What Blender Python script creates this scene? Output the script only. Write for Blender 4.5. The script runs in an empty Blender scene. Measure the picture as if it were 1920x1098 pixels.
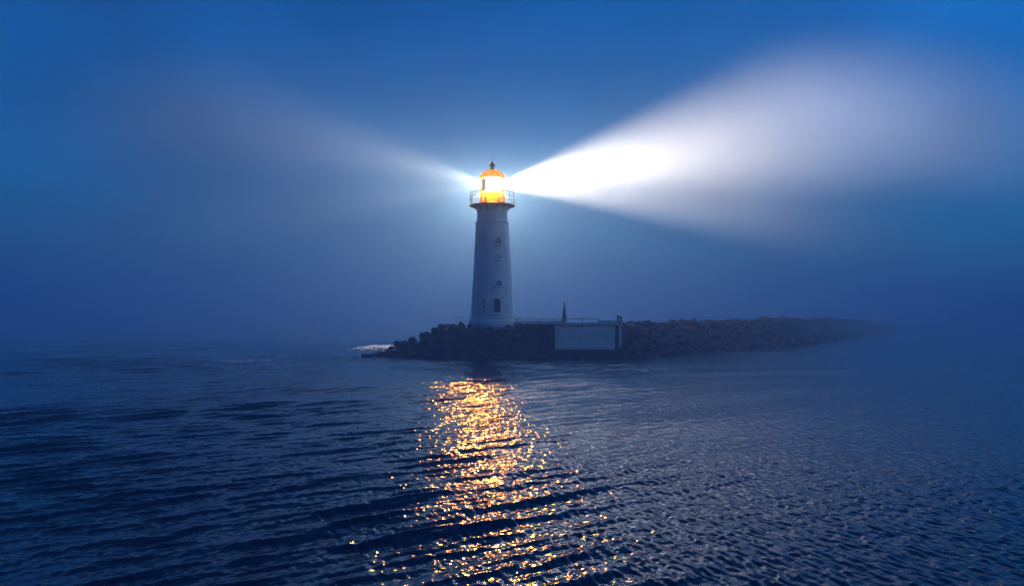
import bpy, bmesh, math, random
import numpy as np
from mathutils import Vector, Matrix, noise

random.seed(7)
rng = np.random.default_rng(11)
R = math.radians
scene = bpy.context.scene
COL = scene.collection
F, CAMH, HOR = 1500.0, 2.5, 606.0          # focal length in photo pixels, eye height, horizon row


def X(px, Y):
    return (px - 960.0) / F * Y


def Z(py, Y):
    return CAMH + (HOR - py) / F * Y


# ------------------------------------------------------------------ materials
def new_mat(name):
    m = bpy.data.materials.new(name)
    m.use_nodes = True
    nt = m.node_tree
    nt.nodes.clear()
    return m, nt, nt.nodes.new("ShaderNodeOutputMaterial")


def nd(nt, kind, **kw):
    n = nt.nodes.new(kind)
    for k, v in kw.items():
        if k in n.inputs:
            n.inputs[k].default_value = v
        else:
            setattr(n, k, v)
    return n


def rough_mat(name, c1, c2, scale, rough=0.8, bump=0.3, bscale=None, streak=0.0, c3=None, bdist=0.02):
    """two-tone noisy surface with a bump; optional vertical weather streaks of colour c3"""
    m, nt, out = new_mat(name)
    L = nt.links.new
    tc = nd(nt, "ShaderNodeTexCoord")
    n1 = nd(nt, "ShaderNodeTexNoise", Scale=scale, Detail=8.0, Roughness=0.65)
    L(tc.outputs["Object"], n1.inputs["Vector"])
    ramp = nd(nt, "ShaderNodeValToRGB")
    ramp.color_ramp.elements[0].position = 0.35
    ramp.color_ramp.elements[1].position = 0.68
    ramp.color_ramp.elements[0].color = (*c1, 1)
    ramp.color_ramp.elements[1].color = (*c2, 1)
    L(n1.outputs["Fac"], ramp.inputs["Fac"])
    colour = ramp.outputs["Color"]
    if streak > 0:
        mp = nd(nt, "ShaderNodeMapping")
        mp.inputs["Scale"].default_value = (2.6, 2.6, 0.22)
        L(tc.outputs["Object"], mp.inputs["Vector"])
        n2 = nd(nt, "ShaderNodeTexNoise", Scale=1.6, Detail=6.0, Roughness=0.7)
        L(mp.outputs["Vector"], n2.inputs["Vector"])
        r2 = nd(nt, "ShaderNodeValToRGB")
        r2.color_ramp.elements[0].position = 0.5
        r2.color_ramp.elements[1].position = 0.72
        r2.color_ramp.elements[0].color = (0, 0, 0, 1)
        r2.color_ramp.elements[1].color = (streak,) * 3 + (1,)
        L(n2.outputs["Fac"], r2.inputs["Fac"])
        mx = nd(nt, "ShaderNodeMix", data_type="RGBA")
        L(r2.outputs["Color"], mx.inputs[0])
        L(colour, mx.inputs[6])
        mx.inputs[7].default_value = (*c3, 1)
        colour = mx.outputs[2]
    b = nd(nt, "ShaderNodeBsdfPrincipled")
    b.inputs["Roughness"].default_value = rough
    L(colour, b.inputs["Base Color"])
    n3 = nd(nt, "ShaderNodeTexNoise", Scale=bscale or scale * 3, Detail=7.0, Roughness=0.7)
    L(tc.outputs["Object"], n3.inputs["Vector"])
    bp = nd(nt, "ShaderNodeBump", Strength=bump, Distance=bdist)
    L(n3.outputs["Fac"], bp.inputs["Height"])
    L(bp.outputs["Normal"], b.inputs["Normal"])
    L(b.outputs["BSDF"], out.inputs["Surface"])
    return m


M = {}
M["tower"] = rough_mat("white_render", (0.50, 0.50, 0.49), (0.66, 0.66, 0.64), 0.9, 0.7, 0.25, 6, 0.45, (0.33, 0.31, 0.28))
M["trim"] = rough_mat("trim_paint", (0.58, 0.58, 0.56), (0.72, 0.72, 0.70), 3, 0.6, 0.15, 12)
M["concrete"] = rough_mat("pale_concrete", (0.48, 0.47, 0.45), (0.66, 0.65, 0.62), 1.1, 0.85, 0.5, 5, 0.4, (0.22, 0.21, 0.19))
M["deck"] = rough_mat("deck_concrete", (0.38, 0.37, 0.35), (0.54, 0.53, 0.50), 1.6, 0.85, 0.5, 6, 0.4, (0.10, 0.10, 0.09))
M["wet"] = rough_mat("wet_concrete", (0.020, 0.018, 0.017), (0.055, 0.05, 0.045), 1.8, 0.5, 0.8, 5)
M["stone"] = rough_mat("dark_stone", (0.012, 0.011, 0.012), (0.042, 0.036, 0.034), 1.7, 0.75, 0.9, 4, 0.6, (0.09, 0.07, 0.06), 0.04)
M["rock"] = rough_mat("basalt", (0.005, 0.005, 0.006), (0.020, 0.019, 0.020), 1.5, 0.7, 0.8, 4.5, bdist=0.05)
M["metal"] = rough_mat("dark_metal", (0.012, 0.012, 0.013), (0.03, 0.028, 0.026), 8, 0.5, 0.2)
M["galv"] = rough_mat("galvanised_metal", (0.12, 0.12, 0.125), (0.22, 0.22, 0.22), 8, 0.45, 0.2)
M["iron"] = rough_mat("weathered_iron", (0.10, 0.08, 0.07), (0.20, 0.17, 0.14), 6, 0.5, 0.2)
M["door"] = rough_mat("door_wood", (0.03, 0.022, 0.018), (0.06, 0.045, 0.035), 5, 0.6, 0.3)
M["amber"] = rough_mat("amber_paint", (0.62, 0.34, 0.07), (0.75, 0.45, 0.11), 4, 0.5, 0.1)
M["foam"] = rough_mat("sea_foam", (0.20, 0.30, 0.38), (0.42, 0.56, 0.66), 3.0, 0.9, 0.8, 9, bdist=0.06)


def glass_mat(name, tint, refl=0.06):
    m, nt, out = new_mat(name)
    t = nd(nt, "ShaderNodeBsdfTransparent", Color=(*tint, 1))
    g = nd(nt, "ShaderNodeBsdfGlossy", Roughness=0.05)
    fr = nd(nt, "ShaderNodeFresnel", IOR=1.4)
    mx = nd(nt, "ShaderNodeMixShader")
    nt.links.new(fr.outputs[0], mx.inputs[0])
    nt.links.new(t.outputs[0], mx.inputs[1])
    nt.links.new(g.outputs[0], mx.inputs[2])
    nt.links.new(mx.outputs[0], out.inputs["Surface"])
    return m


M["pane"] = glass_mat("lantern_glass", (0.97, 0.95, 0.90))


def frosted_mat():
    """amber frosted panes of the lower lantern: part scattered, part let through"""
    m, nt, out = new_mat("frosted_amber_glass")
    t = nd(nt, "ShaderNodeBsdfTransparent", Color=(0.95, 0.72, 0.40, 1))
    g = nd(nt, "ShaderNodeBsdfTranslucent", Color=(0.34, 0.165, 0.035, 1))
    mx = nd(nt, "ShaderNodeMixShader")
    mx.inputs[0].default_value = FROST
    nt.links.new(t.outputs[0], mx.inputs[1])
    nt.links.new(g.outputs[0], mx.inputs[2])
    nt.links.new(mx.outputs[0], out.inputs["Surface"])
    return m


FROST = 0.35
M["frosted"] = frosted_mat()


def dark_pane():
    m, nt, out = new_mat("window_glass")
    b = nd(nt, "ShaderNodeBsdfPrincipled", Roughness=0.08)
    b.inputs["Base Color"].default_value = (0.012, 0.014, 0.018, 1)
    nt.links.new(b.outputs[0], out.inputs["Surface"])
    return m


M["window_glass"] = dark_pane()


def lens_mat():
    m, nt, out = new_mat("lit_lens")
    t = nd(nt, "ShaderNodeBsdfTransparent", Color=(1, 0.97, 0.9, 1))
    e = nd(nt, "ShaderNodeEmission", Color=(1.0, 0.78, 0.42, 1), Strength=3.0)
    mx = nd(nt, "ShaderNodeMixShader")
    mx.inputs[0].default_value = 0.35
    nt.links.new(t.outputs[0], mx.inputs[1])
    nt.links.new(e.outputs[0], mx.inputs[2])
    nt.links.new(mx.outputs[0], out.inputs["Surface"])
    return m


M["lens"] = lens_mat()


def dome_mat():
    """amber cupola, made translucent so the lamp under it gives it a glow"""
    m, nt, out = new_mat("amber_glow_dome")
    d = nd(nt, "ShaderNodeBsdfPrincipled", Roughness=0.4)
    d.inputs["Base Color"].default_value = (0.55, 0.24, 0.05, 1)
    t = nd(nt, "ShaderNodeBsdfTranslucent", Color=(0.80, 0.30, 0.06, 1))
    mx = nd(nt, "ShaderNodeMixShader")
    mx.inputs[0].default_value = DOME_T
    nt.links.new(d.outputs[0], mx.inputs[1])
    nt.links.new(t.outputs[0], mx.inputs[2])
    nt.links.new(mx.outputs[0], out.inputs["Surface"])
    return m


DOME_T = 0.05  # translucence added for the glow on the roof
M["dome"] = dome_mat()


def water_mat():
    m, nt, out = new_mat("sea_water")
    L = nt.links.new
    tc = nd(nt, "ShaderNodeTexCoord")
    b = nd(nt, "ShaderNodeBsdfPrincipled", Roughness=0.07, IOR=1.333)
    b.inputs["Base Color"].default_value = (0.0006, 0.006, 0.028, 1)
    prev = None
    # wavelets: size across and along, heading of their long side, height
    for rot, sc, scale, dist in ((R(11), (0.15, 0.55, 1), 1.0, 0.017), (R(24), (0.06, 0.17, 1), 1.0, 0.0105), (R(40), (0.42, 0.15, 1), 1.0, 0.027)):
        mp = nd(nt, "ShaderNodeMapping", vector_type="TEXTURE")
        mp.inputs["Rotation"].default_value = (0, 0, rot)
        mp.inputs["Scale"].default_value = sc
        L(tc.outputs["Object"], mp.inputs["Vector"])
        n = nd(nt, "ShaderNodeTexNoise", Scale=scale, Detail=1.0, Roughness=0.4, Distortion=0.2)
        L(mp.outputs["Vector"], n.inputs["Vector"])
        bp = nd(nt, "ShaderNodeBump", Strength=1.0, Distance=dist)
        L(n.outputs["Fac"], bp.inputs["Height"])
        if prev:
            L(prev.outputs["Normal"], bp.inputs["Normal"])
        prev = bp
    L(prev.outputs["Normal"], b.inputs["Normal"])
    L(b.outputs[0], out.inputs["Surface"])
    return m


M["water"] = water_mat()


# ------------------------------------------------------------------ object helpers
def tag(o, label=None, cat=None, group=None, kind=None):
    for k, v in (("label", label), ("category", cat), ("group", group), ("kind", kind)):
        if v:
            o[k] = v
    return o


def empty(name, loc):
    o = bpy.data.objects.new(name, None)
    o.location = loc
    o.empty_display_size = 0.3
    COL.objects.link(o)
    return o


def link(name, me, m, parent=None, smooth=False, loc=None):
    me.materials.append(m)
    if smooth:
        me.polygons.foreach_set("use_smooth", [True] * len(me.polygons))
    o = bpy.data.objects.new(name, me)
    COL.objects.link(o)
    if parent:
        o.parent = parent
    if loc is not None:
        o.location = loc
    return o


def obj(name, bm, m, parent=None, smooth=False, loc=None, bevel=0.0):
    if bevel:
        bmesh.ops.bevel(bm, geom=bm.edges[:], offset=bevel, segments=2, affect="EDGES")
    bmesh.ops.recalc_face_normals(bm, faces=bm.faces)
    me = bpy.data.meshes.new(name)
    bm.to_mesh(me)
    bm.free()
    o = link(name, me, m, parent, smooth, loc)
    return o


def bx(bm, x0, x1, y0, y1, z0, z1, rot=None):
    r = bmesh.ops.create_cube(bm, size=1.0)
    mt = Matrix.Translation(((x0 + x1) / 2, (y0 + y1) / 2, (z0 + z1) / 2)) @ Matrix.Diagonal((x1 - x0, y1 - y0, z1 - z0, 1))
    if rot is not None:
        mt = rot @ mt
    bmesh.ops.transform(bm, matrix=mt, verts=r["verts"])
    return r["verts"]


def tube(bm, pts, r, seg=8, closed=False, r2=None):
    pts = [Vector(p) for p in pts]
    n = len(pts)
    rings = []
    for i, p in enumerate(pts):
        a = pts[(i - 1) % n] if (closed or i > 0) else p
        b = pts[(i + 1) % n] if (closed or i < n - 1) else p
        d = (b - a).normalized()
        up = Vector((0, 0, 1)) if abs(d.z) < 0.95 else Vector((1, 0, 0))
        u = d.cross(up).normalized()
        v = u.cross(d)
        rr = r if r2 is None else r + (r2 - r) * i / (n - 1)
        rings.append([bm.verts.new(p + (u * math.cos(2 * math.pi * k / seg) + v * math.sin(2 * math.pi * k / seg)) * rr) for k in range(seg)])
    for i in range(n if closed else n - 1):
        A, B = rings[i], rings[(i + 1) % n]
        for k in range(seg):
            bm.faces.new((A[k], A[(k + 1) % seg], B[(k + 1) % seg], B[k]))
    if not closed:
        bm.faces.new(rings[0][::-1])
        bm.faces.new(rings[-1])


def lathe(bm, prof, seg=48, cap=True, a0=0.0):
    rings = []
    for r, z in prof:
        rings.append([bm.verts.new((r * math.cos(a0 + 2 * math.pi * k / seg), r * math.sin(a0 + 2 * math.pi * k / seg), z)) for k in range(seg)])
    for A, B in zip(rings, rings[1:]):
        for k in range(seg):
            bm.faces.new((A[k], A[(k + 1) % seg], B[(k + 1) % seg], B[k]))
    if cap:
        bm.faces.new(rings[0][::-1])
        bm.faces.new(rings[-1])


# ------------------------------------------------------------------ the lighthouse
LY = 61.0
PX = LY / F                                   # metres per photo pixel at the tower
LX = X(923, LY)


def LZ(py):
    return Z(py, LY)


def make_lighthouse():
    z0 = 2.15
    root = empty("lighthouse", (LX, LY, z0))
    tag(root, "tall white tapering lighthouse with glowing lantern and amber dome on the rocks", "lighthouse")
    zz = lambda py: LZ(py) - z0
    # tower radius by photo row
    rows = [(608, 41.0), (597, 40.6), (551, 38.0), (470, 33.6), (419, 30.8)]

    def rad(py):
        for (ya, ra), (yb, rb) in zip(rows, rows[1:]):
            if ya >= py >= yb:
                return (ra + (rb - ra) * (ya - py) / (ya - yb)) * PX
        return rows[-1][1] * PX

    bm = bmesh.new()
    prof = [(rad(608), 0.0)]
    for py in (597, 575, 551, 525, 500, 470, 445, 419):
        prof.append((rad(py), zz(py)))
    prof += [(29.0 * PX, zz(415)), (28.2 * PX, zz(404)), (28.5 * PX, zz(398)), (29.8 * PX, zz(392.5)), (32.2 * PX, zz(388)), (33.2 * PX, zz(385.3))]
    lathe(bm, prof, 64)
    tower = obj("tower", bm, M["tower"], root, True)
    # plinth, string courses
    bm = bmesh.new()
    lathe(bm, [(rad(608) + .10, -0.25), (rad(608) + .10, zz(600.5)), (rad(600) + .05, zz(599))], 64)
    obj("plinth", bm, M["tower"], root, True)
    for py, h, pr in ((551, 1.0, .012), (469, 1.0, .012), (418, 1.8, .045)):
        bm = bmesh.new()
        ra, rb = rad(min(py + h, 608)), rad(py - h)
        lathe(bm, [(ra - .02, zz(py + h)), (ra + pr, zz(py + h * .8)), (rb + pr, zz(py - h * .8)), (rb - .02, zz(py - h))], 64)
        obj("string_course", bm, M["tower"], root, True)

    # openings of the shaft: photo column, row, width and height in pixels
    def opening(kind, px, py, w, h, arch):
        r = rad(py)
        a = math.asin(max(-1, min(1, (px - 923) * PX / r)))
        w, h = w * PX, h * PX
        nrm = Vector((math.sin(a), -math.cos(a), 0))
        side = Vector((math.cos(a), math.sin(a), 0))
        org = nrm * r + Vector((0, 0, zz(py)))
        mt = Matrix((( side.x, -nrm.x, 0, org.x), (side.y, -nrm.y, 0, org.y), (0, 0, 1, org.z), (0, 0, 0, 1)))
        # outline (x across, z up), arched or round head
        def outline(g):
            ww, hh = w / 2 + g, h / 2 + g
            if not arch:
                return [(-ww, -hh), (ww, -hh), (ww, hh), (-ww, hh)]
            pts = [(-ww, -hh), (ww, -hh)]
            for k in range(9):
                t = math.pi * k / 8
                pts.append((ww * math.cos(t), hh - ww + ww * math.sin(t)))
            return pts
        lean = math.atan2(rows[0][1] - rows[-1][1], 608 - 419)
        tilt = mt @ Matrix.Rotation(-lean, 4, "X")

        def ring(bm, gi, go, yf, yb):
            A, B = outline(gi), outline(go)
            vs = []
            for pts, yy in ((B, yb), (B, yf), (A, yf), (A, yb)):
                vs.append([bm.verts.new((x, yy, z)) for x, z in pts])
            n = len(A)
            for P, Q in zip(vs, vs[1:] + vs[:1]):
                for k in range(n):
                    bm.faces.new((P[k], P[(k + 1) % n], Q[(k + 1) % n], Q[k]))
        holder_bm = bmesh.new()
        ring(holder_bm, 0.0, 0.045, -0.03, 0.30)
        bmesh.ops.transform(holder_bm, matrix=tilt, verts=holder_bm.verts)
        frame = obj(kind, holder_bm, M["trim"], root)
        bm = bmesh.new()
        o = outline(0.01)
        # glass / leaf set 2 cm behind the frame's front
        front = [bm.verts.new((x, -0.012, z)) for x, z in o]
        back = [bm.verts.new((x, 0.05, z)) for x, z in o]
        bm.faces.new(front)
        bm.faces.new(back[::-1])
        for k in range(len(o)):
            bm.faces.new((front[k], front[(k + 1) % len(o)], back[(k + 1) % len(o)], back[k]))
        bmesh.ops.transform(bm, matrix=tilt, verts=bm.verts)
        obj("pane" if kind == "window" else "leaf", bm, M["window_glass"] if kind == "window" else M["door"], frame)
        bm = bmesh.new()
        bx(bm, -w / 2 - .1, w / 2 + .1, -0.15, 0.1, -h / 2 - .13, -h / 2 - .05)
        bmesh.ops.transform(bm, matrix=tilt, verts=bm.verts)
        obj("sill" if kind == "window" else "step", bm, M["trim"], frame)
        if kind == "window":
            bm = bmesh.new()
            bx(bm, -.018, .018, -0.035, -0.015, -h / 2, h / 2 - (0.01 if not arch else .02))
            bx(bm, -w / 2, w / 2, -0.032, -0.016, -.018, .018)
            bmesh.ops.transform(bm, matrix=tilt, verts=bm.verts)
            obj("glazing_bar", bm, M["trim"], frame)
        else:
            bm = bmesh.new()
            tube(bm, [(w * .28, -0.04, -0.02), (w * .28, -0.075, -0.02), (w * .28, -0.075, .08), (w * .28, -0.04, .08)], .012, 6)
            bmesh.ops.transform(bm, matrix=tilt, verts=bm.verts)
            obj("handle", bm, M["galv"], frame)
        return frame

    opening("window", 935, 454, 9, 11, True)
    opening("window", 937, 484, 6, 7, False)
    opening("window", 936, 532, 10, 9, True)
    opening("door", 932.5, 573, 13, 26, True)
    opening("window", 908, 438, 4.5, 10, True)
    opening("window", 909, 570, 4.5, 17, True)

    # gallery deck, brackets, railing
    rg = 42.6 * PX
    zd0, zd1 = zz(387.2), zz(385.3)
    bm = bmesh.new()
    lathe(bm, [(32 * PX, zd0), (rg - .03, zd0), (rg, zd0 + .03), (rg, zd1 - .02), (rg - .02, zd1), (22 * PX, zd1)], 64)
    obj("gallery_deck", bm, M["metal"], root)
    nb = 12
    for k in range(nb):
        a = 2 * math.pi * (k + .5) / nb
        bm = bmesh.new()
        r0, r1 = 28.6 * PX, rg - .08
        pts = []
        for t in range(7):
            u = t / 6
            pts.append(((r0 + (r1 - r0) * (1 - math.cos(u * math.pi / 2))), 0, zz(398) + (zd0 - zz(398) - .02) * math.sin(u * math.pi / 2)))
        tube(bm, pts, .035, 6)
        tube(bm, [(r0, 0, zd0 - .035), (r1, 0, zd0 - .035)], .03, 6)
        bmesh.ops.transform(bm, matrix=Matrix.Rotation(a, 4, "Z"), verts=bm.verts)
        obj("gallery_bracket", bm, M["metal"], root)
    zr = zz(362.5)
    rail = empty("gallery_railing", (0, 0, zd1))
    rail.parent = root
    rr = rg - .05
    ring = lambda r, z, n=48: [(r * math.cos(2 * math.pi * k / n), r * math.sin(2 * math.pi * k / n), z) for k in range(n)]
    bm = bmesh.new()
    tube(bm, ring(rr, zr - zd1), .022, 6, True)
    obj("top_rail", bm, M["metal"], rail)
    for f in (.36, .68):
        bm = bmesh.new()
        tube(bm, ring(rr, (zr - zd1) * f), .012, 6, True)
        obj("mid_rail", bm, M["metal"], rail)
    for k in range(16):
        a = 2 * math.pi * (k + .3) / 16
        c, s = rr * math.cos(a), rr * math.sin(a)
        bm = bmesh.new()
        tube(bm, [(c, s, 0), (c, s, zr - zd1)], .02, 6)
        obj("baluster", bm, M["metal"], rail)
    # thin pole standing at the gallery edge (left, taller than the rail)
    bm = bmesh.new()
    a = math.pi + .35
    tube(bm, [(rr * math.cos(a), rr * math.sin(a), zd1), (rr * math.cos(a), rr * math.sin(a), zr + .12)], .03, 6)
    obj("gallery_post", bm, M["metal"], root)

    # lantern: murette (low wall), glazing, bars, pedestal, lens
    rl = 22.6 * PX
    bm = bmesh.new()
    lathe(bm, [(rl + .06, zd1), (rl + .06, zz(381.5)), (rl + .02, zz(380.8)), (rl - .12, zz(380.8)), (rl - .12, zd1)], 48, cap=False)
    obj("lantern_base", bm, M["iron"], root)
    zg0, zg1 = zz(380.8), zz(336.5)
    for nm, za, zb, mt_ in (("lantern_glazing", zz(359.5), zg1, "pane"), ("frosted_panel", zg0, zz(359.5), "frosted")):
        bm = bmesh.new()
        for k in range(12):
            a0, a1 = 2 * math.pi * k / 12, 2 * math.pi * (k + 1) / 12
            q = [(rl * math.cos(a0), rl * math.sin(a0), za), (rl * math.cos(a1), rl * math.sin(a1), za), (rl * math.cos(a1), rl * math.sin(a1), zb), (rl * math.cos(a0), rl * math.sin(a0), zb)]
            bm.faces.new([bm.verts.new(p) for p in q])
        obj(nm, bm, M[mt_], root)
    rb = rl + .022
    for k in range(12):
        a = 2 * math.pi * k / 12
        bm = bmesh.new()
        tube(bm, [(rb * math.cos(a), rb * math.sin(a), zg0), (rb * math.cos(a), rb * math.sin(a), zg1)], .026, 6)
        obj("glazing_bar", bm, M["iron"], root)
    for py in (370.0, 359.5):
        bm = bmesh.new()
        tube(bm, ring(rb + .004, zz(py), 48), .016, 6, True)
        obj("glazing_ring", bm, M["iron"], root)
    # amber pedestal and lens
    bm = bmesh.new()
    lathe(bm, [(.62, zz(384)), (.62, zz(366)), (.50, zz(363)), (.50, zz(361))], 40)
    obj("lens_pedestal", bm, M["amber"], root, True)
    bm = bmesh.new()
    zc, hh = zz(348), .46
    pr = []
    for k in range(25):
        u = -1 + 2 * k / 24
        pr.append((.52 * math.sqrt(max(0, 1 - (u * .78) ** 2)) + (.022 if k % 2 else 0), zc + u * hh))
    lathe(bm, pr, 40)
    obj("lens", bm, M["lens"], root)
    # dome, ventilator, finial
    bm = bmesh.new()
    zdm = zz(336.5)
    outer = [(25.0 * PX, zdm - .01), (25.0 * PX, zdm + .05), (23.8 * PX, zdm + .09)]
    for k in range(1, 13):
        t = k / 12 * math.pi / 2 * .93
        outer.append((23.8 * PX * math.cos(t), zdm + .09 + 15.5 * PX * math.sin(t)))
    inner = [(max(r - .035, .01), z - .03 if i > 2 else zdm - .01) for i, (r, z) in enumerate(outer)][::-1]
    lathe(bm, outer, 48, cap=False)
    obj("lantern_roof", bm, M["dome"], root, True)
    roof = root.children[-1] if root.children else root
    for o in root.children:
        if o.name.startswith("lantern_roof"):
            roof = o
    for k in range(12):
        a = 2 * math.pi * k / 12
        bm = bmesh.new()
        tube(bm, [((r + .004) * math.cos(a), (r + .004) * math.sin(a), z) for r, z in outer[2:]], .014, 5)
        obj("roof_rib", bm, M["iron"], roof)
    bm = bmesh.new()
    zv = outer[-1][1] - .02
    vz = lambda py: zz(py)
    lathe(bm, [(.20, zv - .02), (.20, vz(319)), (.15, vz(317)), (.15, vz(312.5)), (.26, vz(312)), (.26, vz(310.5)), (.17, vz(308)), (.09, vz(305.5)), (.04, vz(304))], 24)
    vent = obj("ventilator", bm, M["iron"], roof)
    bm = bmesh.new()
    tube(bm, [(0, 0, vz(305)), (0, 0, vz(291))], .022, 6, r2=.008)
    obj("lightning_rod", bm, M["iron"], roof)
    bm = bmesh.new()
    bmesh.ops.create_uvsphere(bm, u_segments=12, v_segments=8, radius=.055, matrix=Matrix.Translation((0, 0, vz(302))))
    obj("finial", bm, M["iron"], roof, True)
    return root, z0


light_root, LZ0 = make_lighthouse()
LAMP = Vector((LX, LY, LZ(347.5)))


# ------------------------------------------------------------------ lamps of the lighthouse and added fill spots
def lamp(name, kind, power, colour, radius, loc, direction=None, size=None, blend=None):
    d = bpy.data.lights.new(name, kind)
    d.energy = power
    d.color = colour
    d.shadow_soft_size = radius
    o = bpy.data.objects.new(name, d)
    o.location = loc
    if direction is not None:
        o.rotation_euler = Vector(direction).to_track_quat("-Z", "Y").to_euler()
        d.spot_size = size
        d.spot_blend = blend
    COL.objects.link(o)
    o.parent = light_root
    o.location = Vector(loc) - Vector((LX, LY, LZ0))
    return o


def pitch(side, up, toward=0.0):
    v = Vector((side * math.cos(R(up)), -toward, math.sin(R(up))))
    return v.normalized()


def aim(x, y, up):
    """direction running over the ground as (x, y), raised by up degrees"""
    v = Vector((x, y, 0)).normalized() * math.cos(R(up))
    v.z = math.sin(R(up))
    return v


lamp("beacon_lamp", "POINT", 850, (1.0, 0.50, 0.14), 0.40, LAMP)
lamp("glitter_fill", "SPOT", 4300, (1.0, 0.335, 0.04), 0.32, LAMP + Vector((0, -.35, 0)), aim(.02, -1, -24), R(112), 0.5)  # added warm spot for the glitter on the front water, sparing the rocks
WARM = (1.0, 0.43, 0.28)
lamp("beam_lamp", "SPOT", 1550000, WARM, 0.16, LAMP, aim(.76, .65, 16.8), R(27), 1.0)
lamp("beam_lamp", "SPOT", 1600000, WARM, 0.16, LAMP, aim(.50, .87, 8.9), R(16.5), 0.85)
lamp("beam_lamp", "SPOT", 160000, WARM, 0.16, LAMP, aim(-.70, .71, 17.5), R(22), 1.0)
lamp("beam_lamp", "SPOT", 95000, WARM, 0.16, LAMP, aim(-.6, .8, 5), R(15), 1.0)
# added fill spot: wide soft flood that brightens the fog behind the tower
lamp("fog_fill", "SPOT", 46000, (1.0, 0.72, 0.66), 0.25, LAMP + Vector((0, .4, 0)), aim(-.05, 1, 5), R(132), 1.0)
# added fill spots: a soft halo in the fog to both sides
for side in (1, -1):
    lamp("side_fill", "SPOT", 6000 if side > 0 else 3500, (1.0, 0.60, 0.40), 0.20, LAMP + Vector((side * .66, 0, .12)), aim(side, .25, 12), R(112), 1.0)


# ------------------------------------------------------------------ the rock mound
# centre line of island and breakwater: x, y, crest height, half-width of crest, front and back slope run per metre of height
AXIS = [(-12.0, 57.4, -.35, .1), (-10.3, 57.6, .22, .2), (-9.2, 58.2, .45, .3), (-8.2, 59.0, 1.05, .4), (-5.6, 60.4, 1.75, 1.2), (-3.8, 61.0, 2.35, 1.8), (-1.5, 61.2, 2.35, 2.2),
        (3.0, 61.4, 2.3, 2.4), (7.5, 62.3, 2.25, 2.2), (10.5, 68.8, 2.35, 1.0), (17.0, 76.0, 2.6, .9), (27.5, 90.0, 2.8, .9), (34.0, 101.5, 2.95, .9), (47.0, 126.0, 3.0, 1.0), (63, 157, 3.0, 1.0),
        (84.0, 196.0, 3.0, 1.2), (140.0, 300.0, 3.0, 1.2)]
AX = np.array(AXIS)


def mound(x, y):
    """height of the rubble core at world points (arrays)"""
    x, y = np.asarray(x, float), np.asarray(y, float)
    best = np.full(x.shape, -9.0)
    for (xa, ya, ha, wa), (xb, yb, hb, wb) in zip(AXIS, AXIS[1:]):
        dx, dy = xb - xa, yb - ya
        t = np.clip(((x - xa) * dx + (y - ya) * dy) / (dx * dx + dy * dy), 0, 1)
        d = np.hypot(x - xa - t * dx, y - ya - t * dy)
        h = ha + t * (hb - ha)
        w = wa + t * (wb - wa)
        z = h - np.maximum(0, d - w) / 1.15
        best = np.maximum(best, z)
    return best


def make_core():
    # ribbon grid along the axis
    seg = []
    for (xa, ya, *_), (xb, yb, *_) in zip(AXIS, AXIS[1:]):
        n = max(2, int(math.hypot(xb - xa, yb - ya) / 0.6))
        for k in range(n):
            seg.append((xa + (xb - xa) * k / n, ya + (yb - ya) * k / n))
    seg.append(AXIS[-1][:2])
    seg = np.array(seg)
    tan = np.gradient(seg, axis=0)
    for _ in range(6):
        tan[1:-1] = (tan[:-2] + tan[1:-1] * 2 + tan[2:]) / 4
    tan /= np.linalg.norm(tan, axis=1)[:, None]
    nor = np.stack([tan[:, 1], -tan[:, 0]], 1)          # towards the camera side
    offs = np.linspace(-7.5, 7.5, 27)
    P = seg[:, None, :] + nor[:, None, :] * offs[None, :, None]
    z = np.maximum(mound(P[..., 0], P[..., 1]) - .28, -1.2)
    z += rng.normal(0, .06, z.shape)
    co = np.concatenate([P, z[..., None]], 2).reshape(-1, 3)
    n, m = z.shape
    idx = np.arange(n * m).reshape(n, m)
    q = np.stack([idx[:-1, :-1], idx[1:, :-1], idx[1:, 1:], idx[:-1, 1:]], -1).reshape(-1, 4)
    me = bpy.data.meshes.new("rubble_core")
    me.from_pydata(co.tolist(), [], q.tolist())
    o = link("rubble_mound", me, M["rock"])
    tag(o, "low black mound of rubble under the breakwater boulders and the lighthouse", kind="structure")
    return seg, nor


SEG, NOR = make_core()


def rock_mesh(seed, sub=3):
    bm = bmesh.new()
    bmesh.ops.create_icosphere(bm, subdivisions=sub, radius=1.0)
    rd = random.Random(seed)
    planes = []
    for _ in range(16):
        n = Vector((rd.gauss(0, 1), rd.gauss(0, 1), rd.gauss(0, 1))).normalized()
        planes.append((n, rd.uniform(.50, .86)))
    sx, sy, sz = rd.uniform(.9, 1.25), rd.uniform(.75, 1.0), rd.uniform(.6, .85)
    off = Vector((seed * 3.1, seed * 1.7, 0))
    for v in bm.verts:
        p = v.co.copy()
        for n, d in planes:
            e = p.dot(n) - d
            if e > 0:
                p -= n * e * .98
        p *= 1 + .10 * noise.noise(p * 1.7 + off) + .05 * noise.noise(p * 4.5 + off)
        v.co = (p.x * sx, p.y * sy, p.z * sz)
    me = bpy.data.meshes.new("boulder")
    bm.to_mesh(me)
    bm.free()
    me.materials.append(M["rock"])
    me.polygons.foreach_set("use_smooth", [True] * len(me.polygons))
    try:
        me.set_sharp_from_angle(angle=R(32))
    except Exception:
        pass
    return me


ROCKS = [rock_mesh(s) for s in range(10)]
BLOCK = (X(984, 58.0), X(1168, 57.6))          # the quay stands here: no boulders in front of it
protos = {}
spots = []


def free(x, y, r):
    # keep the tower foot and the concrete works clear
    if math.hypot(x - LX, y - LY) < 1.95 + r * .5:
        return False
    if BLOCK[0] - .1 - r * .5 < x < BLOCK[1] + r * .8 and y > 57.0 - r * .5 and y < 66.2:
        return False
    return True


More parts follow.
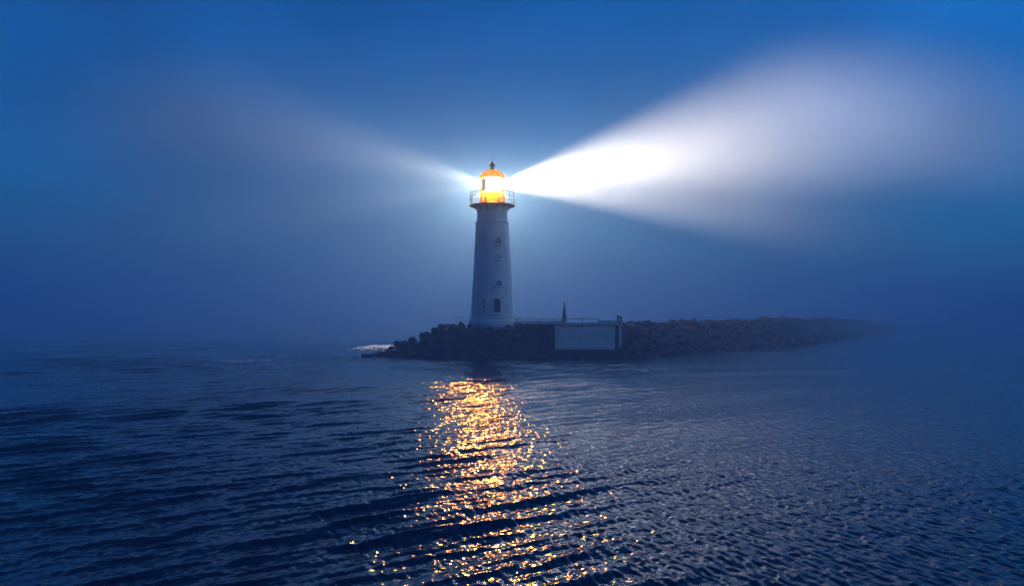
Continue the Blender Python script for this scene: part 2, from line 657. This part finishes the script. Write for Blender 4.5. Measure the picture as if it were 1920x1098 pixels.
def scatter():
    pts = []
    i = 0
    # rows along the axis: distance to camera sets the size so that far stones stay readable
    cum = np.concatenate([[0], np.cumsum(np.linalg.norm(np.diff(SEG, axis=0), axis=1))])
    total = cum[-1]
    tries = 0
    while tries < 26000:
        tries += 1
        s = rng.random() ** 1.35 * total
        px = np.interp(s, cum, SEG[:, 0])
        py = np.interp(s, cum, SEG[:, 1])
        nx = np.interp(s, cum, NOR[:, 0])
        ny = np.interp(s, cum, NOR[:, 1])
        o = rng.uniform(-1.6, 6.0)
        x, y = px + nx * o, py + ny * o
        z = float(mound(x, y))
        if z < -.45 or y > 230:
            continue
        base = .24 + .36 * rng.random() ** 1.7
        if y > 72:
            base *= 1.15 + (y - 72) * .006
        if x < -8.8:
            base *= .8
        if not free(x, y, base):
            continue
        ok = True
        for (a, b, c, rr) in pts:
            if abs(a - x) < 1.6 and abs(b - y) < 1.6:
                if (a - x) ** 2 + (b - y) ** 2 + (c - z) ** 2 < ((rr + base) * .82) ** 2:
                    ok = False
                    break
        if ok:
            pts.append((x, y, z, base))
    return pts


spots = scatter()


def front_size(p):
    return p[3] / math.hypot(p[0], p[1])


spots.sort(key=front_size, reverse=True)
NB = 296


def boulder_label(x, y, z):
    if x < -9.2:
        return "small black rock lying low in the surf at the outer tip of the island", "rocks at the outer tip"
    if y < 66.5 and x < BLOCK[0]:
        if z > 1.75:
            return "dark boulder on the crest of the pile around the lighthouse foot", "boulders around the lighthouse foot"
        if z > .55:
            return "dark boulder on the sloping pile below the lighthouse", "boulders on the slope below the lighthouse"
        return "wet black boulder at the waterline in front of the lighthouse", "boulders at the waterline below the lighthouse"
    if y < 92:
        return "dark boulder of the breakwater right behind the pale concrete quay", "boulders of the breakwater behind the quay"
    return "hazy boulder of the far breakwater fading into the fog", "boulders of the far breakwater"


rest = []
for i, (x, y, z, r) in enumerate(spots):
    me = ROCKS[i % len(ROCKS)]
    rot = (rng.uniform(-.5, .5), rng.uniform(-.5, .5), rng.uniform(0, 6.28))
    sc = (r * rng.uniform(.9, 1.2), r * rng.uniform(.9, 1.15), r * rng.uniform(.85, 1.1))
    if i < NB:
        if me.name not in protos:
            o = bpy.data.objects.new("boulder", me)
            protos[me.name] = o
        else:
            o = protos[me.name].copy()
        o.name = "boulder"
        COL.objects.link(o)
        o.location = (x, y, z - .05)
        o.rotation_euler = rot
        o.scale = sc
        lb, gp = boulder_label(x, y, z)
        tag(o, lb, "boulder", gp)
    else:
        rest.append((me, Matrix.LocRotScale(Vector((x, y, z - .05)), __import__("mathutils").Euler(rot), Vector(sc))))

if rest:
    bm = bmesh.new()
    small = [rock_mesh(50 + s, 2) for s in range(5)]
    for k, (me, mt) in enumerate(rest):
        n0 = len(bm.verts)
        bm.from_mesh(small[k % 5])
        bm.verts.ensure_lookup_table()
        bmesh.ops.transform(bm, matrix=mt, verts=bm.verts[n0:])
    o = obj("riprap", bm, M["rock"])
    tag(o, "smaller dark riprap stones filling the breakwater between the boulders", kind="stuff")


# ------------------------------------------------------------------ the quay beside the tower
def make_quay():
    Y0 = 57.4
    p = Y0 / F
    root = empty("concrete_quay", (X(1103, Y0), Y0, 0))
    tag(root, "pale weathered concrete quay block standing above the water right of the lighthouse", "quay")
    ox = X(1103, Y0)
    xx = lambda px: X(px, Y0) - ox
    zt, zb = Z(609.5, Y0), Z(655, Y0)
    # face block with a ladder recess near its right end
    bm = bmesh.new()
    bx(bm, xx(1040), xx(1153.5), 0, 6.0, zb, zt)
    obj("quay_face", bm, M["concrete"], root, bevel=.03)
    bm = bmesh.new()
    bx(bm, xx(1160.2), xx(1165.5), 0, 6.0, Z(649, Y0), zt)
    obj("corner_pier", bm, M["concrete"], root, bevel=.02)
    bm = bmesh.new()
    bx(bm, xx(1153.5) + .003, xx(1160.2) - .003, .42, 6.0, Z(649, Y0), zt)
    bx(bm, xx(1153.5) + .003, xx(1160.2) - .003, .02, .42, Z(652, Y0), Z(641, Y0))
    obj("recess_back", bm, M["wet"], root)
    bm = bmesh.new()
    bx(bm, xx(1036), xx(1161), .16, 6.2, -1.0, zb - .004)
    bx(bm, xx(1161) + .003, xx(1166.5), .3, 6.2, -1.0, Z(649, Y0) - .004)
    obj("footing", bm, M["wet"], root, bevel=.04)
    # cap slab overhanging the face, and a raised kerb on its right half
    bm = bmesh.new()
    bx(bm, xx(1037.5), xx(1166.5), -.13, 6.1, zt + .003, Z(604.6, Y0))
    obj("cap_slab", bm, M["deck"], root, bevel=.03)
    bm = bmesh.new()
    bx(bm, xx(1123), xx(1160), .25, 1.2, Z(604.6, Y0) + .002, Z(600.2, Y0 + .25))
    obj("kerb", bm, M["deck"], root, bevel=.03)
    # ladder
    lad = empty("steel_ladder", (X(1156.9, Y0), Y0 + .25, 0))
    tag(lad, "dark steel ladder fixed in the recess at the right end of the quay", "ladder")
    for s in (-1, 1):
        bm = bmesh.new()
        tube(bm, [(s * .085, 0, Z(641, Y0)), (s * .085, 0, zt + .05)], .015, 6)
        obj("ladder_rail", bm, M["metal"], lad)
    zz = Z(641, Y0) + .1
    while zz < zt:
        bm = bmesh.new()
        tube(bm, [(-.085, 0, zz), (.085, 0, zz)], .010, 6)
        obj("rung", bm, M["metal"], lad)
        zz += .22
    # twin posts at the corner
    bol = empty("mooring_bollard", (X(1161.5, Y0 + .5), Y0 + .5, Z(604.6, Y0)))
    tag(bol, "dark twin post mooring bollard on the right end of the quay", "bollard")
    h = Z(591, Y0 + .5) - Z(604.6, Y0)
    for s, hh in ((-1, h), (1, h * .9)):
        bm = bmesh.new()
        prof = [(.10, .06), (.075, .12), (.07, hh * .72), (.10, hh * .8), (.105, hh * .93), (.06, hh)]
        lathe(bm, prof, 16)
        bmesh.ops.transform(bm, matrix=Matrix.Translation((s * .105, 0, 0)), verts=bm.verts)
        obj("post", bm, M["metal"], bol, True)
    bm = bmesh.new()
    bx(bm, -.27, .27, -.16, .16, .002, .06)
    obj("base_plate", bm, M["metal"], bol, bevel=.01)

    # dark stone retaining wall left of the quay
    Yw = 58.2
    bm = bmesh.new()
    x0, x1 = X(985, Yw), X(1041, Y0) - .01
    nx, nz = 26, 24
    zlo, zhi = -.8, Z(608, Yw)
    grid = [[bm.verts.new((x0 + (x1 - x0) * i / nx, Yw - (Yw - Y0 - .05) * (i / nx) + .22 * noise.noise(Vector((i * .33, k * .41, 3.3))) - .35 * (1 - k / nz), zlo + (zhi - zlo) * k / nz)) for i in range(nx + 1)] for k in range(nz + 1)]
    back = [[bm.verts.new((x0 + (x1 - x0) * i / nx, 63.0, zlo + (zhi - zlo) * k / nz)) for i in (0, nx)] for k in range(nz + 1)]
    for k in range(nz):
        for i in range(nx):
            bm.faces.new((grid[k][i], grid[k][i + 1], grid[k + 1][i + 1], grid[k + 1][i]))
        bm.faces.new((back[k][0], grid[k][0], grid[k + 1][0], back[k + 1][0]))
        bm.faces.new((grid[k][nx], back[k][1], back[k + 1][1], grid[k + 1][nx]))
    bm.faces.new([grid[nz][i] for i in range(nx + 1)] + [back[nz][1], back[nz][0]])
    w = obj("retaining_wall", bm, M["stone"])
    tag(w, "rough dark stone retaining wall between the boulder pile and the pale quay", "wall")

    # concrete walkway with low upstand between the tower and the quay
    Yk = 59.2
    root2 = empty("walkway", (X(1000, Yk), Yk, 0))
    tag(root2, "pale concrete walkway with a low parapet leading from the tower to the beacon", "walkway")
    o2 = X(1000, Yk)
    bm = bmesh.new()
    bx(bm, X(969, Yk) - o2, X(1041, Yk) - o2, 0.0, 3.6, 2.0, Z(606.2, Yk))
    obj("walkway_slab", bm, M["deck"], root2, bevel=.02)
    bm = bmesh.new()
    bx(bm, X(969, Yk) - o2, X(1056, Yk + 1) - o2, .9, 1.25, Z(606.2, Yk) + .003, Z(601.2, Yk + 1))
    obj("parapet", bm, M["concrete"], root2, bevel=.02)


make_quay()


def railing(name, label, pts, z0, z1, posts, mids=(.5,), r=.022, lean=0.0):
    """pts: two ends in plan"""
    (xa, ya), (xb, yb) = pts
    root = empty(name, (xa, ya, z0))
    tag(root, label, "railing", "railings beside the tower")
    d = Vector((xb - xa, yb - ya, 0))
    h = z1 - z0
    bm = bmesh.new()
    tube(bm, [(0, 0, h), tuple(d + Vector((0, 0, h)))], r, 8)
    obj("top_rail", bm, M["galv"], root)
    for f in mids:
        bm = bmesh.new()
        tube(bm, [(0, 0, h * f), tuple(d + Vector((0, 0, h * f)))], r * .75, 6)
        obj("mid_rail", bm, M["galv"], root)
    for t in posts:
        bm = bmesh.new()
        q = d * t
        tube(bm, [(q.x, q.y, -.05), (q.x + lean, q.y, h)], r, 8)
        obj("post", bm, M["galv"], root)
    return root


Yr = 58.9
railing("handrail", "long straight metal handrail along the walkway right of the tower",
        ((X(967, Yr), Yr), (X(1122, Yr), Yr)), Z(606, Yr), Z(597.2, Yr), (0.01, .31, .45, .6, .8, .995), mids=(), r=.026)
Yq = 58.6
railing("handrail", "short thin handrail crossing in front of the tower foot",
        ((X(930, Yq), Yq), (X(966, Yq), Yq)), Z(609, Yq), Z(597.0, Yq), (0.0, .98), mids=(.5,), r=.018)
railing("handrail", "short bent handrail on the boulders left of the tower",
        ((X(851, 59.5), 59.5), (X(884, 59.9), 59.9)), Z(607.5, 59.5), Z(594.5, 59.5), (.18, .95), mids=(.55,), r=.016, lean=-.12)


def make_beacon():
    Yb = 59.9
    p = Yb / F
    zb = Z(606.2, Yb)
    root = empty("day_beacon", (X(1058.3, Yb), Yb, zb))
    tag(root, "small slender pyramid beacon with a ball top standing on the quay", "beacon")
    h = lambda py: Z(py, Yb) - zb
    bm = bmesh.new()
    lathe(bm, [(6.4 * p, -.1), (6.4 * p, h(603.5)), (5.6 * p, h(602.5))], 8, a0=R(22.5))
    obj("base", bm, M["deck"], root)
    bm = bmesh.new()
    lathe(bm, [(5.2 * p, h(602.5) + .001), (3.6 * p, h(588)), (1.5 * p, h(573.5)), (1.0 * p, h(572.5))], 8, a0=R(22.5))
    obj("shaft", bm, M["iron"], root)
    bm = bmesh.new()
    lathe(bm, [(.6 * p, h(572.5)), (.6 * p, h(571))], 10)
    bmesh.ops.create_uvsphere(bm, u_segments=14, v_segments=10, radius=2.0 * p, matrix=Matrix.Translation((0, 0, h(569.2))))
    lathe(bm, [(.35 * p, h(567.5)), (.15 * p, h(564.5))], 8)
    obj("ball_top", bm, M["metal"], root, True)


make_beacon()


# ------------------------------------------------------------------ the sea
def smooth(a, b, x):
    t = np.clip((x - a) / (b - a), 0, 1)
    return t * t * (3 - 2 * t)


def wave_comps():
    c = []
    def add(n, lam0, lam1, ang, spread, steep, kind):
        for _ in range(n):
            lam = math.exp(rng.uniform(math.log(lam0), math.log(lam1)))
            a = ang + rng.normal(0, spread)
            c.append((2 * math.pi / lam, math.cos(a), math.sin(a), steep * lam / (2 * math.pi) / math.sqrt(n), rng.uniform(0, 6.283), kind))
    add(8, 4.0, 9.0, R(-60), R(20), .03, 0)
    add(16, .46, 1.02, R(-50), R(4.5), .24, 1)       # long crested wind waves running away to the right
    add(18, .22, .60, R(-52), R(9), .17, 1)
    add(24, .16, .42, R(-58), R(28), .10, 2)
    add(34, .085, .20, R(12), R(15), .25, 3)        # short chop in the lee, on the right
    add(14, .20, .50, R(10), R(14), .08, 3)
    return c


COMPS = wave_comps()


def sea(x, y, dx, dy):
    d = np.hypot(x, y)
    right = smooth(-.10, .32, x / np.maximum(y, 4.0))
    lee = smooth(20, 52, y) * smooth(0, 9, x)
    gx = np.zeros_like(x)
    gy = np.zeros_like(x)
    gz = np.zeros_like(x)
    patch = .75 + .5 * np.sin(x * .21 + 1.3 * np.sin(y * .13)) * np.sin(y * .17 + .9 * np.sin(x * .11 + 2))
    for k, cx, cy, a, ph, kind in COMPS:
        lam = 2 * math.pi / k
        f = smooth(1.6, 3.5, lam / (abs(cx) * dx + abs(cy) * dy))
        if kind == 1:
            f = f * (1 - .85 * right) * (1 - .4 * lee) * patch
        elif kind == 2:
            f = f * (.9 - .3 * right) * (1 - .2 * lee)
        elif kind == 3:
            f = f * (.55 + .45 * right) * (1 - .1 * lee)
        th = k * (cx * x + cy * y) + ph
        s, c = np.sin(th), np.cos(th)
        gz += a * f * s
        gx += a * f * c * cx * .8
        gy += a * f * c * cy * .8
    return x + gx, y + gy, gz


def make_water():
    rows = [-1500, -300, -60, -15, -4, 0, 1.5, 2.5, 3.2]
    d = 3.8
    while d < 1500:
        rows.append(d)
        if d < 5.6:
            step = .10
        else:
            step = (.42 if d < 26 else .55) * d * d / 2000.0
        step = max(step, .020)
        if d < 60:
            step = min(step, .13)
        elif d < 112:
            step = min(step, .24)
        else:
            step = min(step, max(.24, .55 * d * d / 2000.0))
        d += step
    rows.append(1500.0)
    rows = np.array(rows)
    tin = np.arange(-.80, .80001, 1.5 / 800)
    outer = np.geomspace(.80, 3.5, 46)[1:]
    far = np.array([8, 30, 120, 380])
    t = np.concatenate([-far[::-1], -outer[::-1], tin, outer, far])
    sc = np.maximum(rows, 4.0)
    Xg = np.clip(sc[:, None] * t[None, :], -1500, 1500)
    Yg = np.repeat(rows[:, None], len(t), 1)
    dr = np.gradient(rows)
    dx = np.abs(np.gradient(sc[:, None] * t[None, :], axis=1))
    x, y, z = sea(Xg, Yg, dx, np.repeat(dr[:, None], len(t), 1))
    n, m = Xg.shape
    co = np.stack([x, y, z], -1).reshape(-1, 3).astype(np.float32)
    idx = np.arange(n * m, dtype=np.int32).reshape(n, m)
    q = np.stack([idx[:-1, :-1], idx[:-1, 1:], idx[1:, 1:], idx[1:, :-1]], -1).reshape(-1, 4)
    me = bpy.data.meshes.new("water")
    me.vertices.add(len(co))
    me.vertices.foreach_set("co", co.ravel())
    nf = len(q)
    me.loops.add(nf * 4)
    me.loops.foreach_set("vertex_index", q.ravel())
    me.polygons.add(nf)
    me.polygons.foreach_set("loop_start", np.arange(0, nf * 4, 4, dtype=np.int32))
    me.polygons.foreach_set("loop_total", np.full(nf, 4, np.int32))
    me.update(calc_edges=True)
    o = link("water", me, M["water"], smooth=True)
    tag(o, "dark blue rippled sea around the lighthouse island", kind="structure")
    print("water verts", n, m, n * m)


make_water()


def foam(name, label, cx, cy, lx, ly, lift, thr, seed, rot=0.0, g=.07):
    """lacy white water: ridged noise cut into a crest that rises a little over the sea"""
    nx, ny = int(lx / g), int(ly / g)
    gx, gy = np.meshgrid(np.linspace(-lx / 2, lx / 2, nx), np.linspace(-ly / 2, ly / 2, ny), indexing="ij")
    ca, sa = math.cos(rot), math.sin(rot)
    wx, wy = cx + gx * ca - gy * sa, cy + gx * sa + gy * ca
    nval = np.zeros_like(gx)
    for i in range(nx):
        for j in range(ny):
            p = Vector((gx[i, j] * .8, gy[i, j] * 1.0, seed))
            nval[i, j] = .42 - 1.3 * abs(noise.noise(p * 1.1)) - .75 * abs(noise.noise(p * 2.9)) + .35 * noise.noise(p * .5 + Vector((5, 3, 1))) - .35 * abs(noise.noise(p * 7))
    edge = (gx / (lx / 2)) ** 2 + (gy / (ly / 2)) ** 2
    val = nval - .7 * edge + thr
    sx, sy, sz = sea(wx, wy, np.full_like(wx, .1), np.full_like(wx, .24))
    z = sz + lift * np.clip(1 - edge, 0, 1) ** 1.2 * (.6 + .9 * np.clip(val, 0, 1)) + .02 + .10 * np.clip(val, 0, .6)
    bm = bmesh.new()
    V = {}
    keep = val > 0
    def vert(i, j):
        if (i, j) not in V:
            V[(i, j)] = bm.verts.new((wx[i, j], wy[i, j], z[i, j]))
        return V[(i, j)]
    for i in range(nx - 1):
        for j in range(ny - 1):
            if keep[i, j] and keep[i + 1, j] and keep[i + 1, j + 1] and keep[i, j + 1]:
                bm.faces.new((vert(i, j), vert(i + 1, j), vert(i + 1, j + 1), vert(i, j + 1)))
    r = bmesh.ops.extrude_face_region(bm, geom=bm.faces[:])
    for v in [q for q in r["geom"] if isinstance(q, bmesh.types.BMVert)]:
        v.co.z -= .10
    o = obj(name, bm, M["foam"], smooth=True)
    tag(o, label, kind="stuff")


foam("sea_foam", "white surf breaking beyond the outer tip of the island", -13.0, 78.0, 7.6, 16.0, .30, .16, 2.2)
foam("sea_foam", "thin white foam streak on the open water left of the island", -17.4, 52.5, 6.4, 4.2, .05, .38, 8.4, R(14))
foam("sea_foam", "thin white wash around the low rocks at the island tip", -10.2, 56.4, 4.6, 1.8, .03, -.02, 5.1)


# ------------------------------------------------------------------ air
def make_haze():
    bm = bmesh.new()
    bx(bm, -1700, 1700, -1700, 1700, -2.6, HAZE_TOP)
    m, nt, out = new_mat("haze_air")
    v = nd(nt, "ShaderNodeVolumePrincipled")
    v.inputs["Color"].default_value = (*HAZE_COL, 1)
    v.inputs["Density"].default_value = HAZE_D
    v.inputs["Anisotropy"].default_value = 0.0
    nt.links.new(v.outputs["Volume"], out.inputs["Volume"])
    o = obj("haze", bm, m)
    tag(o, "blue dusk haze filling the air over the sea", kind="stuff")


HAZE_TOP, HAZE_D, HAZE_COL = 36.0, 0.0055, (0.29, 0.62, 0.95)
make_haze()

# ------------------------------------------------------------------ sky and dusk light
CLOUD = (4.4, 13.2, 6.6)
SUN_EL, SUN_AZ = R(0.6), R(78)               # azimuth clockwise from +Y
w = bpy.data.worlds.new("World")
scene.world = w
w.use_nodes = True
nt = w.node_tree
nt.nodes.clear()
out = nt.nodes.new("ShaderNodeOutputWorld")
bg = nt.nodes.new("ShaderNodeBackground")
sky = nt.nodes.new("ShaderNodeTexSky")
sky.sky_type = "NISHITA"
sky.sun_disc = False
sky.sun_elevation = SUN_EL
sky.sun_rotation = SUN_AZ
sky.altitude = 0
sky.air_density = 1.0
sky.dust_density = 0.3
sky.ozone_density = 6.0
mx = nt.nodes.new("ShaderNodeMix")
mx.data_type = "RGBA"
mx.blend_type = "MULTIPLY"
mx.inputs[0].default_value = 1.0
nt.links.new(sky.outputs[0], mx.inputs[6])
mx.inputs[7].default_value = (0.06, 1.27, 1.10, 1)
# thin uneven cloud in the dusk sky: broad lighter and darker patches
tcw = nt.nodes.new("ShaderNodeTexCoord")
cl = nt.nodes.new("ShaderNodeTexNoise")
cl.inputs["Scale"].default_value = 2.6
cl.inputs["Detail"].default_value = 4.0
cl.inputs["Roughness"].default_value = 0.5
mr = nt.nodes.new("ShaderNodeMapRange")
mr.inputs["From Min"].default_value = 0.3
mr.inputs["From Max"].default_value = 0.7
mr.inputs["To Min"].default_value = 0.56
mr.inputs["To Max"].default_value = 1.52
cm = nt.nodes.new("ShaderNodeMix")
cm.data_type = "RGBA"
cm.blend_type = "MULTIPLY"
cm.inputs[0].default_value = 1.0
mpw = nt.nodes.new("ShaderNodeMapping")
mpw.inputs["Location"].default_value = CLOUD
mpw.inputs["Scale"].default_value = (1, 1, 1.6)
nt.links.new(tcw.outputs["Generated"], mpw.inputs["Vector"])
nt.links.new(mpw.outputs["Vector"], cl.inputs["Vector"])
nt.links.new(cl.outputs["Fac"], mr.inputs["Value"])
nt.links.new(mx.outputs[2], cm.inputs[6])
nt.links.new(mr.outputs["Result"], cm.inputs[7])
nt.links.new(cm.outputs[2], bg.inputs["Color"])
bg.inputs["Strength"].default_value = 0.10
nt.links.new(bg.outputs[0], out.inputs["Surface"])

sd = bpy.data.lights.new("sun", "SUN")
sd.energy = 0.17
sd.angle = R(20)
sd.color = (0.36, 0.66, 1.0)
so = bpy.data.objects.new("sun", sd)
az = R(110)
so.rotation_euler = Vector((-math.sin(az), -math.cos(az), -math.tan(R(14)))).to_track_quat("-Z", "Y").to_euler()
COL.objects.link(so)

# ------------------------------------------------------------------ camera and render settings
cd = bpy.data.cameras.new("camera")
cd.sensor_width = 36
cd.lens = 36 * F / 1920
cd.shift_y = (HOR - 549) / 1920
cd.clip_start = 0.1
cd.clip_end = 6000
co = bpy.data.objects.new("camera", cd)
co.location = (0, 0, CAMH)
co.rotation_euler = (R(90), 0, 0)
COL.objects.link(co)
scene.camera = co

scene.view_settings.view_transform = "Standard"
scene.view_settings.look = "None"
scene.view_settings.exposure = 2.6
scene.view_settings.gamma = 1
cy = scene.cycles
cy.max_bounces = 8
cy.diffuse_bounces = 2
cy.glossy_bounces = 3
cy.transparent_max_bounces = 12
cy.volume_bounces = 2
cy.sample_clamp_indirect = 4
cy.sample_clamp_direct = 0
cy.use_denoising = True
